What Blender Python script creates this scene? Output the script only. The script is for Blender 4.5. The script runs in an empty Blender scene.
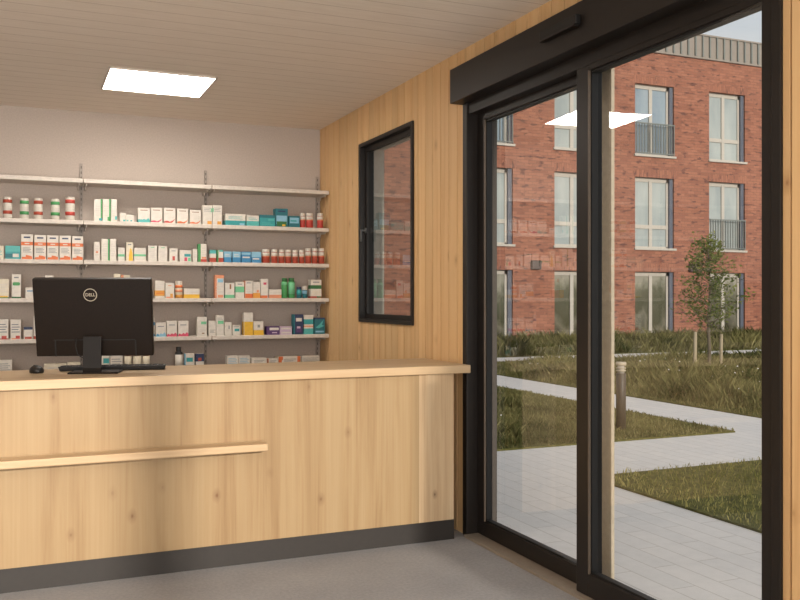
import bpy, bmesh, math, random
from mathutils import Vector, Matrix
R = random.Random(7)
C = bpy.context.scene.collection
PI = math.pi

# ------------------------------------------------------------------ camera model (pinhole, level)
F, CH, HZ = 881.0, 1.4, 297.0
A = math.atan2(378, 881)
SA, CA = math.sin(A), math.cos(A)
def ray(u, v):
    t = (u - 400) / F
    return (SA + t * CA, CA - t * SA, (HZ - v) / F)
def at_y(u, v, Y):
    r = ray(u, v); k = Y / r[1]
    return Vector((r[0] * k, Y, CH + r[2] * k))
def at_x(u, v, X):
    r = ray(u, v); k = X / r[0]
    return Vector((X, r[1] * k, CH + r[2] * k))
def at_z(u, v, z):
    r = ray(u, v); k = (z - CH) / r[2]
    return Vector((r[0] * k, r[1] * k, z))

# ------------------------------------------------------------------ materials
def srgb(r, g, b):
    f = lambda c: (c / 12.92 if c <= 0.04045 else ((c + 0.055) / 1.055) ** 2.4)
    return (f(r / 255), f(g / 255), f(b / 255), 1)
class NT:
    def __init__(s, name):
        s.m = bpy.data.materials.new(name); s.m.use_nodes = True
        s.t = s.m.node_tree; s.t.nodes.clear()
        s.out = s.n('ShaderNodeOutputMaterial')
    def n(s, typ, **kw):
        nd = s.t.nodes.new(typ)
        for k, v in kw.items(): setattr(nd, k, v)
        return nd
    def l(s, a, b): s.t.links.new(a, b)
    def bsdf(s, color=None, rough=.5, metal=0, spec=.5):
        b = s.n('ShaderNodeBsdfPrincipled')
        if color: b.inputs['Base Color'].default_value = color
        b.inputs['Roughness'].default_value = rough
        b.inputs['Metallic'].default_value = metal
        b.inputs['Specular IOR Level'].default_value = spec
        s.l(b.outputs[0], s.out.inputs[0]); return b
    def coords(s, scale=(1, 1, 1), out='Object'):
        tc = s.n('ShaderNodeTexCoord'); mp = s.n('ShaderNodeMapping')
        mp.inputs['Scale'].default_value = scale
        s.l(tc.outputs[out], mp.inputs[0]); return mp.outputs[0]
    def noise(s, vec, scale, detail=4, rough=.55, dist=0):
        n = s.n('ShaderNodeTexNoise'); n.inputs['Scale'].default_value = scale
        n.inputs['Detail'].default_value = detail; n.inputs['Roughness'].default_value = rough
        n.inputs['Distortion'].default_value = dist
        s.l(vec, n.inputs['Vector']); return n.outputs['Fac']
    def ramp(s, fac, stops):
        r = s.n('ShaderNodeValToRGB'); e = r.color_ramp.elements
        while len(e) < len(stops): e.new(.5)
        for el, (p, c) in zip(e, stops): el.position = p; el.color = c
        s.l(fac, r.inputs[0]); return r.outputs[0]
    def mix(s, fac, a, b, mode='MIX'):
        m = s.n('ShaderNodeMix', data_type='RGBA', blend_type=mode)
        for sock, val in ((m.inputs[0], fac), (m.inputs[6], a), (m.inputs[7], b)):
            if hasattr(val, 'links'): s.l(val, sock)
            else: sock.default_value = val
        return m.outputs[2]
    def math(s, op, a, b=0):
        m = s.n('ShaderNodeMath', operation=op)
        for sock, val in ((m.inputs[0], a), (m.inputs[1], b)):
            if hasattr(val, 'links'): s.l(val, sock)
            else: sock.default_value = val
        return m.outputs[0]
    def bump(s, h, b, strength=.3, dist=.01):
        n = s.n('ShaderNodeBump'); n.inputs['Strength'].default_value = strength; n.inputs['Distance'].default_value = dist
        s.l(h, n.inputs['Height']); s.l(n.outputs[0], b.inputs['Normal'])

_cache = {}
def flat(name, rgb, rough=.5, metal=0, spec=.5):
    if name not in _cache:
        t = NT(name); b = t.bsdf(None, rough, metal, spec)
        c = srgb(*rgb); d = tuple(x * .86 for x in c[:3]) + (1,)
        t.l(t.ramp(t.noise(t.coords(), 35, 3), [(.3, d), (.7, c)]), b.inputs['Base Color'])
        _cache[name] = t.m
    return _cache[name]

def wood(name, light, mid, dark, knot=None, grain=(14, 14, .9), knots=1.0, rough=.5, island=0.0, axis='z', fine=.35, thin='y'):
    t = NT(name); b = t.bsdf(None, rough, 0, .35)
    if axis == 'z': gs = grain
    else: gs = (grain[2], grain[1], grain[0])
    vec = t.coords()
    off = None
    if island:
        geo = t.n('ShaderNodeNewGeometry')
        va = t.n('ShaderNodeVectorMath', operation='ADD')
        cmb = t.n('ShaderNodeCombineXYZ')
        k = t.math('MULTIPLY', geo.outputs['Random Per Island'], 40)
        t.l(k, cmb.inputs[2]); t.l(k, cmb.inputs[1])
        t.l(vec, va.inputs[0]); t.l(cmb.outputs[0], va.inputs[1]); vec = va.outputs[0]
    mp = t.n('ShaderNodeMapping'); mp.inputs['Scale'].default_value = gs; t.l(vec, mp.inputs[0])
    n1 = t.noise(mp.outputs[0], 1, 6, .6, .6)
    col = t.ramp(n1, [(.28, dark), (.48, mid), (.72, light)])
    mp2 = t.n('ShaderNodeMapping'); mp2.inputs['Scale'].default_value = tuple(g * (7 if g > 2 else 2.2) for g in gs); t.l(vec, mp2.inputs[0])
    n2 = t.noise(mp2.outputs[0], 1, 3, .5)
    col = t.mix(fine, col, t.ramp(n2, [(.3, dark), (.7, light)]), 'SOFT_LIGHT')
    if knot:
        sp = t.n('ShaderNodeSeparateXYZ'); t.l(vec, sp.inputs[0]); cb = t.n('ShaderNodeCombineXYZ')
        ia, ib = {'y': (0, 2), 'x': (1, 2), 'z': (1, 0)}[thin]
        t.l(t.math('MULTIPLY', sp.outputs[ia], 3.6 * knots), cb.inputs[0]); t.l(t.math('MULTIPLY', sp.outputs[ib], 2.3 * knots), cb.inputs[1])
        v = t.n('ShaderNodeTexVoronoi', voronoi_dimensions='2D'); v.inputs['Scale'].default_value = 1; t.l(cb.outputs[0], v.inputs['Vector'])
        dd = t.math('ADD', v.outputs['Distance'], t.math('MULTIPLY', t.noise(mp.outputs[0], 3, 3), .07))
        kf = t.ramp(dd, [(.035, (.9, .9, .9, 1)), (.06, (.42, .42, .42, 1)), (.14, (0, 0, 0, 1))])
        sel = t.n('ShaderNodeSeparateColor'); t.l(v.outputs['Color'], sel.inputs[0])
        pick = t.math('MULTIPLY', t.math('GREATER_THAN', sel.outputs[0], .45), t.math('ADD', .35, t.math('MULTIPLY', sel.outputs[1], .65)))
        col = t.mix(t.math('MULTIPLY', kf, pick), col, knot)
    if island:
        r = t.ramp(geo.outputs['Random Per Island'], [(0, (1 - island,) * 3 + (1,)), (1, (1 + 0 * island,) * 3 + (1,))])
        col = t.mix(1.0, col, r, 'MULTIPLY')
    t.l(col, b.inputs['Base Color'])
    t.bump(n2, b, .08, .002)
    return t.m

M = {}
M['counter'] = wood('counter_oak', srgb(172, 154, 125), srgb(165, 145, 115), srgb(148, 125, 95), srgb(108, 74, 48), grain=(11, 11, .45), knots=1.1, fine=.6)
M['counter_grey'] = wood('counter_grey_oak', srgb(204, 186, 160), srgb(192, 171, 144), srgb(168, 145, 118), srgb(76, 50, 36), grain=(11, 11, .5), knots=1.5, fine=.6)  # paler, greyer and knottier oak than the front panel
M['worktop'] = wood('worktop_oak', srgb(196, 176, 147), srgb(189, 166, 136), srgb(174, 148, 116), srgb(160, 118, 80), grain=(20, 20, .7), knots=.7, axis='x', rough=.42, thin='z')
M['slat'] = wood('slat_wood', srgb(230, 197, 154), srgb(224, 188, 143), srgb(210, 171, 126), srgb(150, 98, 58), grain=(16, 16, .6), knots=.9, island=.14, thin='x')
M['dark'] = flat('dark_aluminium', (31, 26, 23), .45, .0, .35)
M['darker'] = flat('black_gasket', (14, 13, 13), .55)
M['plinth'] = flat('plinth_black', (42, 37, 33), .55)
M['black'] = flat('black_plastic', (26, 21, 17), .5, 0, .2)
M['blackm'] = flat('matte_black_plastic', (20, 17, 15), .5)
M['logo'] = flat('pale_logo_print', (190, 180, 160), .35)
M['shelf'] = flat('white_shelf_metal', (216, 206, 195), .45)
M['upright'] = flat('grey_upright', (164, 154, 145), .5)
M['slot'] = flat('dark_slot', (88, 79, 71), .7)
M['taupe'] = flat('taupe_steel', (186, 172, 150), .5)
M['bead'] = flat('bronze_bead', (96, 84, 72), .45)
M['thresh'] = flat('bronze_threshold', (150, 138, 124), .5, .1)
M['cream'] = flat('cream_window_frame', (196, 188, 176), .5)
M['rev_shade'] = flat('shaded_reveal_tone', (92, 98, 112), .6)  # blue-grey carries the shade on the right window reveals
M['rail'] = flat('grey_railing_metal', (120, 126, 122), .5)
M['clad'] = flat('grey_seam_metal', (150, 140, 130), .55)
M['lampdark'] = flat('lamp_dark', (60, 40, 36), .5)
M['bark'] = flat('bark', (112, 100, 82), .9)
M['stake'] = flat('stake_wood', (176, 160, 132), .85)
M['bollard'] = flat('bollard_bronze', (78, 68, 58), .5)
M['handle'] = flat('handle_grey', (84, 84, 82), .4, .3)

def wallpaint():
    t = NT('warm_grey_plaster'); b = t.bsdf(None, .8, 0, .2)
    n = t.noise(t.coords(), 90, 4)
    t.l(t.ramp(n, [(.3, srgb(182, 170, 160)), (.7, srgb(194, 181, 171))]), b.inputs['Base Color'])
    t.bump(n, b, .15, .002); return t.m
M['plaster'] = wallpaint()
def ceilmat():
    t = NT('ceiling_boards'); b = t.bsdf(None, .7, 0, .2)
    v = t.coords(); sx = t.n('ShaderNodeSeparateXYZ'); t.l(v, sx.inputs[0])
    f = t.math('FRACT', t.math('MULTIPLY', sx.outputs[1], 1 / .145))
    groove = t.math('LESS_THAN', f, .05)
    n = t.noise(t.coords((2, 20, 1)), 3, 4)
    base = t.ramp(n, [(.3, srgb(232, 220, 206)), (.7, srgb(240, 229, 216))])
    t.l(t.mix(groove, base, srgb(208, 194, 179)), b.inputs['Base Color']); return t.m
M['ceil'] = ceilmat()
def floormat():
    t = NT('grey_carpet_floor'); b = t.bsdf(None, .75, 0, .25)
    v = t.coords(); n = t.noise(v, 60, 5, .7); n2 = t.noise(v, 2.2, 3)
    c = t.mix(.5, t.ramp(n, [(.3, srgb(126, 126, 128)), (.7, srgb(164, 163, 164))]), t.ramp(n2, [(.3, srgb(134, 133, 134)), (.7, srgb(160, 158, 158))]))
    t.l(c, b.inputs['Base Color']); t.bump(n, b, .25, .003); return t.m
M['floor'] = floormat()
def brickmat(name, rot=False):
    t = NT(name); b = t.bsdf(None, .85, 0, .15)
    sx = t.n('ShaderNodeSeparateXYZ'); t.l(t.coords(), sx.inputs[0])
    cm = t.n('ShaderNodeCombineXYZ')
    xy = t.math('ADD', sx.outputs[0], sx.outputs[1])
    t.l(sx.outputs[2] if rot else xy, cm.inputs[0]); t.l(xy if rot else sx.outputs[2], cm.inputs[1])
    br = t.n('ShaderNodeTexBrick'); t.l(cm.outputs[0], br.inputs['Vector'])
    br.inputs['Scale'].default_value = 1
    br.inputs['Brick Width'].default_value = .26; br.inputs['Row Height'].default_value = .088
    br.inputs['Mortar Size'].default_value = .009; br.inputs['Mortar Smooth'].default_value = .3
    br.inputs['Bias'].default_value = -.1
    br.inputs['Color1'].default_value = srgb(174, 118, 94); br.inputs['Color2'].default_value = srgb(134, 86, 70)
    br.inputs['Mortar'].default_value = srgb(128, 92, 78)
    n = t.noise(cm.outputs[0], .7, 5)
    n3 = t.n('ShaderNodeTexNoise'); n3.inputs['Scale'].default_value = 1
    mp = t.n('ShaderNodeMapping'); mp.inputs['Scale'].default_value = (3.4, 10.5, 1); t.l(cm.outputs[0], mp.inputs[0]); t.l(mp.outputs[0], n3.inputs['Vector'])
    c = t.mix(.35, br.outputs['Color'], t.ramp(n, [(.3, srgb(132, 84, 70)), (.7, srgb(168, 112, 92))]))
    c = t.mix(t.ramp(n3.outputs['Fac'], [(.57, (0, 0, 0, 1)), (.66, (.8, .8, .8, 1))]), c, srgb(92, 64, 60))
    t.l(c, b.inputs['Base Color']); return t.m
M['brick'] = brickmat('red_brick'); M['brickv'] = brickmat('soldier_course_brick', True)
def pavemat():
    t = NT('pale_concrete_pavers'); b = t.bsdf(None, .85, 0, .2)
    sx = t.n('ShaderNodeSeparateXYZ'); t.l(t.coords(), sx.inputs[0])
    cm = t.n('ShaderNodeCombineXYZ'); t.l(sx.outputs[1], cm.inputs[0]); t.l(sx.outputs[0], cm.inputs[1])
    br = t.n('ShaderNodeTexBrick'); t.l(cm.outputs[0], br.inputs['Vector'])
    br.inputs['Scale'].default_value = 1; br.inputs['Brick Width'].default_value = .62; br.inputs['Row Height'].default_value = .145
    br.inputs['Mortar Size'].default_value = .0035; br.inputs['Mortar Smooth'].default_value = .2
    br.inputs['Color1'].default_value = srgb(214, 210, 208); br.inputs['Color2'].default_value = srgb(202, 200, 200)
    br.inputs['Mortar'].default_value = srgb(150, 142, 135)
    n = t.noise(t.coords(), 12, 6, .7)
    c = t.mix(.45, br.outputs['Color'], t.ramp(n, [(.3, srgb(196, 193, 191)), (.7, srgb(218, 214, 211))]))
    t.l(c, b.inputs['Base Color']); return t.m
M['pave'] = pavemat()
def soilmat():
    t = NT('lawn_soil'); b = t.bsdf(None, .95, 0, .1)
    n = t.noise(t.coords(), 9, 6, .7)
    t.l(t.ramp(n, [(.3, srgb(66, 66, 36)), (.55, srgb(92, 92, 50)), (.75, srgb(122, 112, 74))]), b.inputs['Base Color']); return t.m
M['soil'] = soilmat()
def blademat(name, stops, trans=.35):
    t = NT(name)
    g = t.n('ShaderNodeNewGeometry')
    col = t.ramp(g.outputs['Random Per Island'], stops)
    n = t.noise(t.coords(), .9, 3)
    col = t.mix(.5, col, t.ramp(n, [(.35, stops[0][1]), (.65, stops[-1][1])]))
    d = t.n('ShaderNodeBsdfDiffuse'); tr = t.n('ShaderNodeBsdfTranslucent'); mx = t.n('ShaderNodeMixShader')
    mx.inputs[0].default_value = trans
    t.l(col, d.inputs[0]); t.l(col, tr.inputs[0]); t.l(d.outputs[0], mx.inputs[1]); t.l(tr.outputs[0], mx.inputs[2]); t.l(mx.outputs[0], t.out.inputs[0])
    return t.m
M['lawn'] = blademat('lawn_blades', [(0, srgb(72, 82, 40)), (.5, srgb(122, 126, 66)), (1, srgb(184, 172, 114))])
M['meadow'] = blademat('meadow_blades', [(0, srgb(46, 58, 30)), (.55, srgb(90, 96, 50)), (1, srgb(172, 162, 112))])
M['leaf'] = blademat('tree_leaves', [(0, srgb(60, 80, 34)), (.5, srgb(96, 112, 48)), (1, srgb(150, 156, 82))], .4)
M['petal'] = flat('white_petals', (240, 236, 232), .7)

def glassmat(name, tint=(1, 1, 1, 1), rough=0.0, ior=1.5, gain=1.0):
    t = NT(name)
    tr = t.n('ShaderNodeBsdfTransparent'); tr.inputs[0].default_value = tint
    gl = t.n('ShaderNodeBsdfGlossy'); gl.inputs['Roughness'].default_value = rough
    ge = t.n('ShaderNodeNewGeometry'); dp = t.n('ShaderNodeVectorMath', operation='DOT_PRODUCT')
    t.l(ge.outputs['Normal'], dp.inputs[0]); t.l(ge.outputs['Incoming'], dp.inputs[1])
    k = t.math('POWER', t.math('SUBTRACT', 1.0, t.math('ABSOLUTE', dp.outputs['Value'])), 5.0)
    mx = t.n('ShaderNodeMixShader')
    f = t.math('MULTIPLY', t.math('ADD', t.math('MULTIPLY', k, .96), .04), gain)   # angle dependent reflection of a clear pane
    m_ = t.n('ShaderNodeMath', operation='MINIMUM'); t.l(f, m_.inputs[0]); m_.inputs[1].default_value = 1; f = m_.outputs[0]
    t.l(f, mx.inputs[0]); t.l(tr.outputs[0], mx.inputs[1]); t.l(gl.outputs[0], mx.inputs[2]); t.l(mx.outputs[0], t.out.inputs[0])
    return t.m
M['glass'] = glassmat('door_glass', (.97, .98, .97, 1), gain=2.5)
M['glass_win'] = glassmat('window_glass', (.62, .64, .62, 1), gain=2.0)
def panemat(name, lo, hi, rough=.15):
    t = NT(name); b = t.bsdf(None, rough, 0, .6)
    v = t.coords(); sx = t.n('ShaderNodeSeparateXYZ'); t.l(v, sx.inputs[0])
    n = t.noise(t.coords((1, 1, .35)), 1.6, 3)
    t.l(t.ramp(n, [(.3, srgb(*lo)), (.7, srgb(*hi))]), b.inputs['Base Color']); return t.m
M['pane_pale'] = panemat('pale_grey_pane', (150, 160, 160), (180, 186, 182))  # opaque pale grey tone varying at random
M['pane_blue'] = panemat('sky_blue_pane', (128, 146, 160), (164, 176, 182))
def pane_dark():  # greenery reflections painted low on the pane, pale curtain tone above
    t = NT('ground_pane_reflections'); b = t.bsdf(None, .1, 0, .6)
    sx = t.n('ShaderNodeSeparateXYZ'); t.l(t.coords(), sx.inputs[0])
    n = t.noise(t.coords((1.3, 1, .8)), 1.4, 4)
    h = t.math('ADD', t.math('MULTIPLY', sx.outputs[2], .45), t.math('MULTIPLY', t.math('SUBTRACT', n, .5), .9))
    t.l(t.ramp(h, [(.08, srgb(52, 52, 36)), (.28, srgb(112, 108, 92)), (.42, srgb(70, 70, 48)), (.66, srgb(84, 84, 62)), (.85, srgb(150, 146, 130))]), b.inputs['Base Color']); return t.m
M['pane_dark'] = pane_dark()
def emitmat(name, col, s):
    t = NT(name); e = t.n('ShaderNodeEmission'); e.inputs[0].default_value = col; e.inputs[1].default_value = s
    t.l(e.outputs[0], t.out.inputs[0]); return t.m
M['panel'] = emitmat('led_panel', (1, .93, .84, 1), 22.0)
def monmat():
    t = NT('brushed_dark_plastic'); b = t.bsdf(None, .4, 0, .22)
    n = t.noise(t.coords((1, 1, 1)), 140, 2)
    t.l(t.ramp(n, [(.3, srgb(24, 16, 11)), (.7, srgb(30, 21, 14))]), b.inputs['Base Color']); return t.m
M['monitor'] = monmat()

# ------------------------------------------------------------------ mesh helpers
def bx(bm, x0, x1, y0, y1, z0, z1, mi=0):
    vs = [bm.verts.new(p) for p in ((x0, y0, z0), (x1, y0, z0), (x1, y1, z0), (x0, y1, z0), (x0, y0, z1), (x1, y0, z1), (x1, y1, z1), (x0, y1, z1))]
    fs = []
    for f in ((3, 2, 1, 0), (4, 5, 6, 7), (0, 1, 5, 4), (1, 2, 6, 5), (2, 3, 7, 6), (3, 0, 4, 7)):
        fc = bm.faces.new([vs[i] for i in f]); fc.material_index = mi; fs.append(fc)
    return vs
def quad(bm, pts, mi=0):
    f = bm.faces.new([bm.verts.new(p) for p in pts]); f.material_index = mi; return f
def lathe(bm, prof, n=20, mi=0, c=(0, 0)):
    rings = []
    for r, z in prof:
        rings.append([bm.verts.new((c[0] + r * math.cos(2 * PI * k / n), c[1] + r * math.sin(2 * PI * k / n), z)) for k in range(n)])
    for a, b in zip(rings, rings[1:]):
        for k in range(n):
            f = bm.faces.new((a[k], a[(k + 1) % n], b[(k + 1) % n], b[k])); f.material_index = mi; f.smooth = True
    f = bm.faces.new(list(reversed(rings[0]))); f.material_index = mi
    f = bm.faces.new(rings[-1]); f.material_index = mi
def tube(bm, pts, rads, n=8, mi=0):
    rings = []
    for i, p in enumerate(pts):
        p = Vector(p); d = (Vector(pts[min(i + 1, len(pts) - 1)]) - Vector(pts[max(i - 1, 0)])).normalized()
        up = Vector((0, 0, 1)) if abs(d.z) < .9 else Vector((1, 0, 0))
        a = d.cross(up).normalized(); b = d.cross(a)
        r = rads[i] if hasattr(rads, '__len__') else rads
        rings.append([bm.verts.new(p + a * r * math.cos(2 * PI * k / n) + b * r * math.sin(2 * PI * k / n)) for k in range(n)])
    for a, b in zip(rings, rings[1:]):
        for k in range(n):
            f = bm.faces.new((a[k], a[(k + 1) % n], b[(k + 1) % n], b[k])); f.material_index = mi; f.smooth = True
    bm.faces.new(list(reversed(rings[0]))).material_index = mi; bm.faces.new(rings[-1]).material_index = mi
def bevel(bm, w, seg=2):
    bmesh.ops.bevel(bm, geom=bm.edges[:], offset=w, segments=seg, affect='EDGES', profile=.5)
def obj(name, bm, mats, parent=None, loc=None, smooth=False):
    me = bpy.data.meshes.new(name)
    bmesh.ops.recalc_face_normals(bm, faces=bm.faces[:]) if not getattr(bm, '_keep', False) and len(bm.faces) < 20000 else None
    bm.to_mesh(me); bm.free()
    for m in (mats if isinstance(mats, (list, tuple)) else [mats]): me.materials.append(m)
    if smooth:
        for p in me.polygons: p.use_smooth = True
    o = bpy.data.objects.new(name, me); C.objects.link(o)
    if parent: o.parent = parent
    if loc is not None: o.location = loc
    return o
def NB(): return bmesh.new()
def tag(o, label=None, cat=None, group=None, kind=None):
    for k, v in (('label', label), ('category', cat), ('group', group), ('kind', kind)):
        if v: o[k] = v
    return o
def thing(name, label, cat, loc=(0, 0, 0), rz=0, group=None, kind=None):
    o = bpy.data.objects.new(name, None); C.objects.link(o); o.location = loc; o.rotation_euler = (0, 0, rz)
    o.empty_display_size = .05
    return tag(o, label, cat, group, kind)
def struct(name, bm, mats, label, cat, **k):
    return tag(obj(name, bm, mats, **k), label, cat, None, 'structure')

# ------------------------------------------------------------------ dimensions
WX = 2.40            # inner face of the right wall
BY = 7.378           # back wall
CZ = 2.865           # ceiling
LX, FY = -3.5, -2.2  # left wall, front wall
WT = .22
door_y0, door_y1, door_z = 2.26, 4.63, 2.70
win_y0, win_y1, win_z0, win_z1 = 5.36, 6.37, 1.21, 2.575

# ------------------------------------------------------------------ room shell
b = NB(); bx(b, LX - WT, WX + WT - .02, FY - .3, BY + WT, -.12, 0); struct('floor', b, M['floor'], 'smooth grey interior floor in front of the counter', 'floor')
b = NB(); bx(b, LX - WT, WX + WT, FY - .3, BY + WT, CZ, CZ + .25); struct('ceiling', b, M['ceil'], 'beige boarded ceiling above the counter', 'ceiling')
b = NB(); bx(b, LX - WT, WX + WT, BY, BY + WT, 0, CZ); struct('wall_back', b, M['plaster'], 'warm grey plain wall behind the shelving', 'wall')
b = NB(); bx(b, LX - WT, LX, FY, BY, 0, CZ); struct('wall_left', b, M['plaster'], 'plain grey side wall opposite the glass door', 'wall')
b = NB()
bx(b, LX, WX + WT, FY - .2, FY, 2.78, CZ)
bx(b, 2.28, WX + WT, FY - .2, FY, 0, 2.635)  # unseen pier, edge and height shaped to shade the counter's door end
bx(b, LX, -3.1, FY - .2, FY, 0, 2.78)
struct('wall_front', b, M['plaster'], 'street side wall with a wide glazed opening', 'wall')
b = NB(); bx(b, .90, 1.18, -9.2, -8.9, 0, 7); struct('shadow_post', b, M['taupe'], 'plain square unseen post added to cast the shadow band on the counter', 'column')  # unseen post added behind the camera for the shadow band on the counter

# right wall: vertical boards with openings
def board_wall():
    b = NB(); bw = .1135; y = FY
    k = 0
    g = .0048
    while y < BY - .001:
        y1 = min(y + bw, BY)
        cuts = []
        segs = []
        for (h0, h1, z0, z1) in ((door_y0, door_y1, -1, door_z), (win_y0, win_y1, win_z0, win_z1)):
            if y1 > h0 + 1e-4 and y < h1 - 1e-4: cuts.append((h0, h1, z0, z1))
        pieces = [(y, y1, 0, CZ)]
        for (h0, h1, z0, z1) in cuts:
            new = []
            for (a, c, p, q) in pieces:
                if a < h0: new.append((a, h0, p, q))
                if c > h1: new.append((h1, c, p, q))
                aa, cc = max(a, h0), min(c, h1)
                if z0 > p: new.append((aa, cc, p, z0))
                if z1 < q: new.append((aa, cc, z1, q))
            pieces = new
        for (a, c, p, q) in pieces:
            e0 = g if abs(a - y) < 1e-5 else 0; e1 = g if abs(c - y1) < 1e-5 else 0
            if c - a < .01: e0 = e1 = 0
            bx(b, WX, WX + .02, a + e0, c - e1, p, q)
        y = y1; k += 1
    return b
struct('wall_right', board_wall(), M['slat'], 'wall of narrow vertical timber boards around the sliding door', 'wall')
def hole_wall(b, x0, x1, ys, zs, holes):
    for ya, yb in zip(ys, ys[1:]):
        for za, zb in zip(zs, zs[1:]):
            if any(ya >= h[0] - 1e-5 and yb <= h[1] + 1e-5 and za >= h[2] - 1e-5 and zb <= h[3] + 1e-5 for h in holes): continue
            bx(b, x0, x1, ya, yb, za, zb)
b = NB()
hole_wall(b, WX + .021, WX + WT, [FY - .2, door_y0, door_y1, win_y0, win_y1 + .05, BY + WT], [0, win_z0, win_z1, door_z, CZ + .25],
          [(door_y0, door_y1, 0, door_z), (win_y0, win_y1 + .05, win_z0, win_z1)])
struct('wall_outer', b, M['slot'], 'dark backing layer of the timber boarded wall', 'wall')
b = NB(); bx(b, LX - WT - .4, WX + WT + .1, FY - .6, BY + WT + .3, CZ + .26, CZ + .45); struct('roof', b, M['dark'], 'flat dark roof over the shop', 'roof')

# ceiling light
L = thing('ceiling_light', 'bright square white light panel set in the ceiling above the counter', 'light', (.852, 6.18, CZ))
b = NB(); hw, hd = .345, .312
for (x0, x1, y0, y1) in ((-hw, hw, -hd, -hd + .012), (-hw, hw, hd - .012, hd), (-hw, -hw + .012, -hd, hd), (hw - .012, hw, -hd, hd)): bx(b, x0, x1, y0, y1, -.012, 0)
obj('frame', b, M['shelf'], L)
b = NB(); bx(b, -hw + .012, hw - .012, -hd + .012, hd - .012, -.008, -.002); obj('diffuser', b, M['panel'], L)
for (x, y, nm) in ((-1.6, .3, 'above the open floor'), (-1.6, 3.0, 'beside the plain grey side wall'), (-.3, .5, 'above the street side of the room')):  # extra panels added out of view to brighten the room
    L2 = thing('ceiling_light', 'square fill light panel added to the unseen ceiling ' + nm, 'light', (x, y, CZ), 0, 'ceiling light panels')
    for ch in list(L.children):
        c2 = ch.copy(); C.objects.link(c2); c2.parent = L2
L['group'] = 'ceiling light panels'

# ------------------------------------------------------------------ sliding door
D = thing('door_1', 'dark framed automatic glass sliding door to the courtyard', 'door', (WX, 3.48, 0), 0, None, 'structure')
def dobj(name, b, m, par=D, label=None):
    for v in b.verts: v.co -= Vector((WX, 3.48, 0))
    o = obj(name, b, m, par)
    if label: o['label'] = label
    return o
hx = WX - .088
hy1 = 4.646
b = NB(); bx(b, hx, WX + .1, 1.6, hy1, 2.535, 2.735)
bevel(b, .004); dobj('header_box', b, M['dark'])
b = NB()   # motion sensor on the header
p0 = at_x(544, 36, hx); p1 = at_x(581, 20, hx)
sy1, sy0 = p0.y, p1.y
bx(b, hx - .03, hx, sy0, sy1, 2.628, 2.674); bevel(b, .006); sen = dobj('motion_sensor', b, M['darker'], D, 'black motion sensor bar')
b = NB(); bx(b, hx - .033, hx - .004, sy0 + .01, sy1 - .01, 2.621, 2.628); dobj('sensor_lens', b, M['dark'], D)
b = NB()   # left jamb: post in the wall plane
bx(b, WX - .012, WX + .1, 4.577, door_y1, 0, 2.54); bevel(b, .003); dobj('jamb', b, M['dark'])
b = NB()   # right jamb
bx(b, WX - .012, WX + .1, door_y0, door_y0 + .04, 0, 2.6); bevel(b, .003); dobj('jamb', b, M['dark'])
b = NB(); bx(b, WX + .0, WX + .14, door_y0, door_y1, 2.47, 2.70); dobj('head_rail', b, M['dark'])
b = NB(); bx(b, WX - .03, WX + .2, door_y0, 4.577, 0, .014); dobj('threshold', b, M['thresh'], D, 'bronze floor track')
def leaf(xc, y0, y1, z0, z1, st, bot, top, tilt):
    th = .028
    b = NB()
    bx(b, xc - th, xc + th, y0, y0 + st, z0, z1); bx(b, xc - th, xc + th, y1 - st, y1, z0, z1)
    bx(b, xc - th, xc + th, y0 + st, y1 - st, z0, z0 + bot); bx(b, xc - th, xc + th, y0 + st, y1 - st, z1 - top, z1)
    bevel(b, .003)
    o = dobj('door_leaf', b, M['dark'])
    g = NB()
    gs = .010
    for (a, c, p, q) in ((y0 + st, y0 + st + gs, z0 + bot, z1 - top), (y1 - st - gs, y1 - st, z0 + bot, z1 - top), (y0 + st, y1 - st, z0 + bot, z0 + bot + gs), (y0 + st, y1 - st, z1 - top - gs, z1 - top)):
        bx(g, xc - .016, xc + .016, a, c, p, q)
    dobj('gasket', g, M['darker'], o)
    g = NB(); bw = .006
    bx(g, xc - th - .002, xc - th + .01, y1 - st - bw, y1 - st, z0 + bot, z1 - top)
    dobj('glazing_bead', g, M['bead'], o)
    g = NB()
    ya, yb, za, zb = y0 + st - .005, y1 - st + .005, z0 + bot - .005, z1 - top + .005
    dx = math.tan(tilt) * (yb - ya) / 2
    quad(g, [(xc - dx, ya, za), (xc + dx, yb, za), (xc + dx, yb, zb), (xc - dx, ya, zb)])
    dobj('pane', g, M['glass'], o)
    return o
TILT = math.radians(2.9)
leaf(WX + .085, 3.44, 4.575, .016, 2.50, .082, .085, .075, TILT)
leaf(WX + .03, 2.264, 3.49, .016, 2.52, .095, .105, .075, TILT)
b = NB(); bx(b, WX + .255, WX + .275, 3.56, 3.66, -.03, 2.9); bevel(b, .004)
cp = tag(obj('steel_column', b, M['taupe']), 'slim taupe steel column just outside the sliding door', 'column', None, 'structure')

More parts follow.
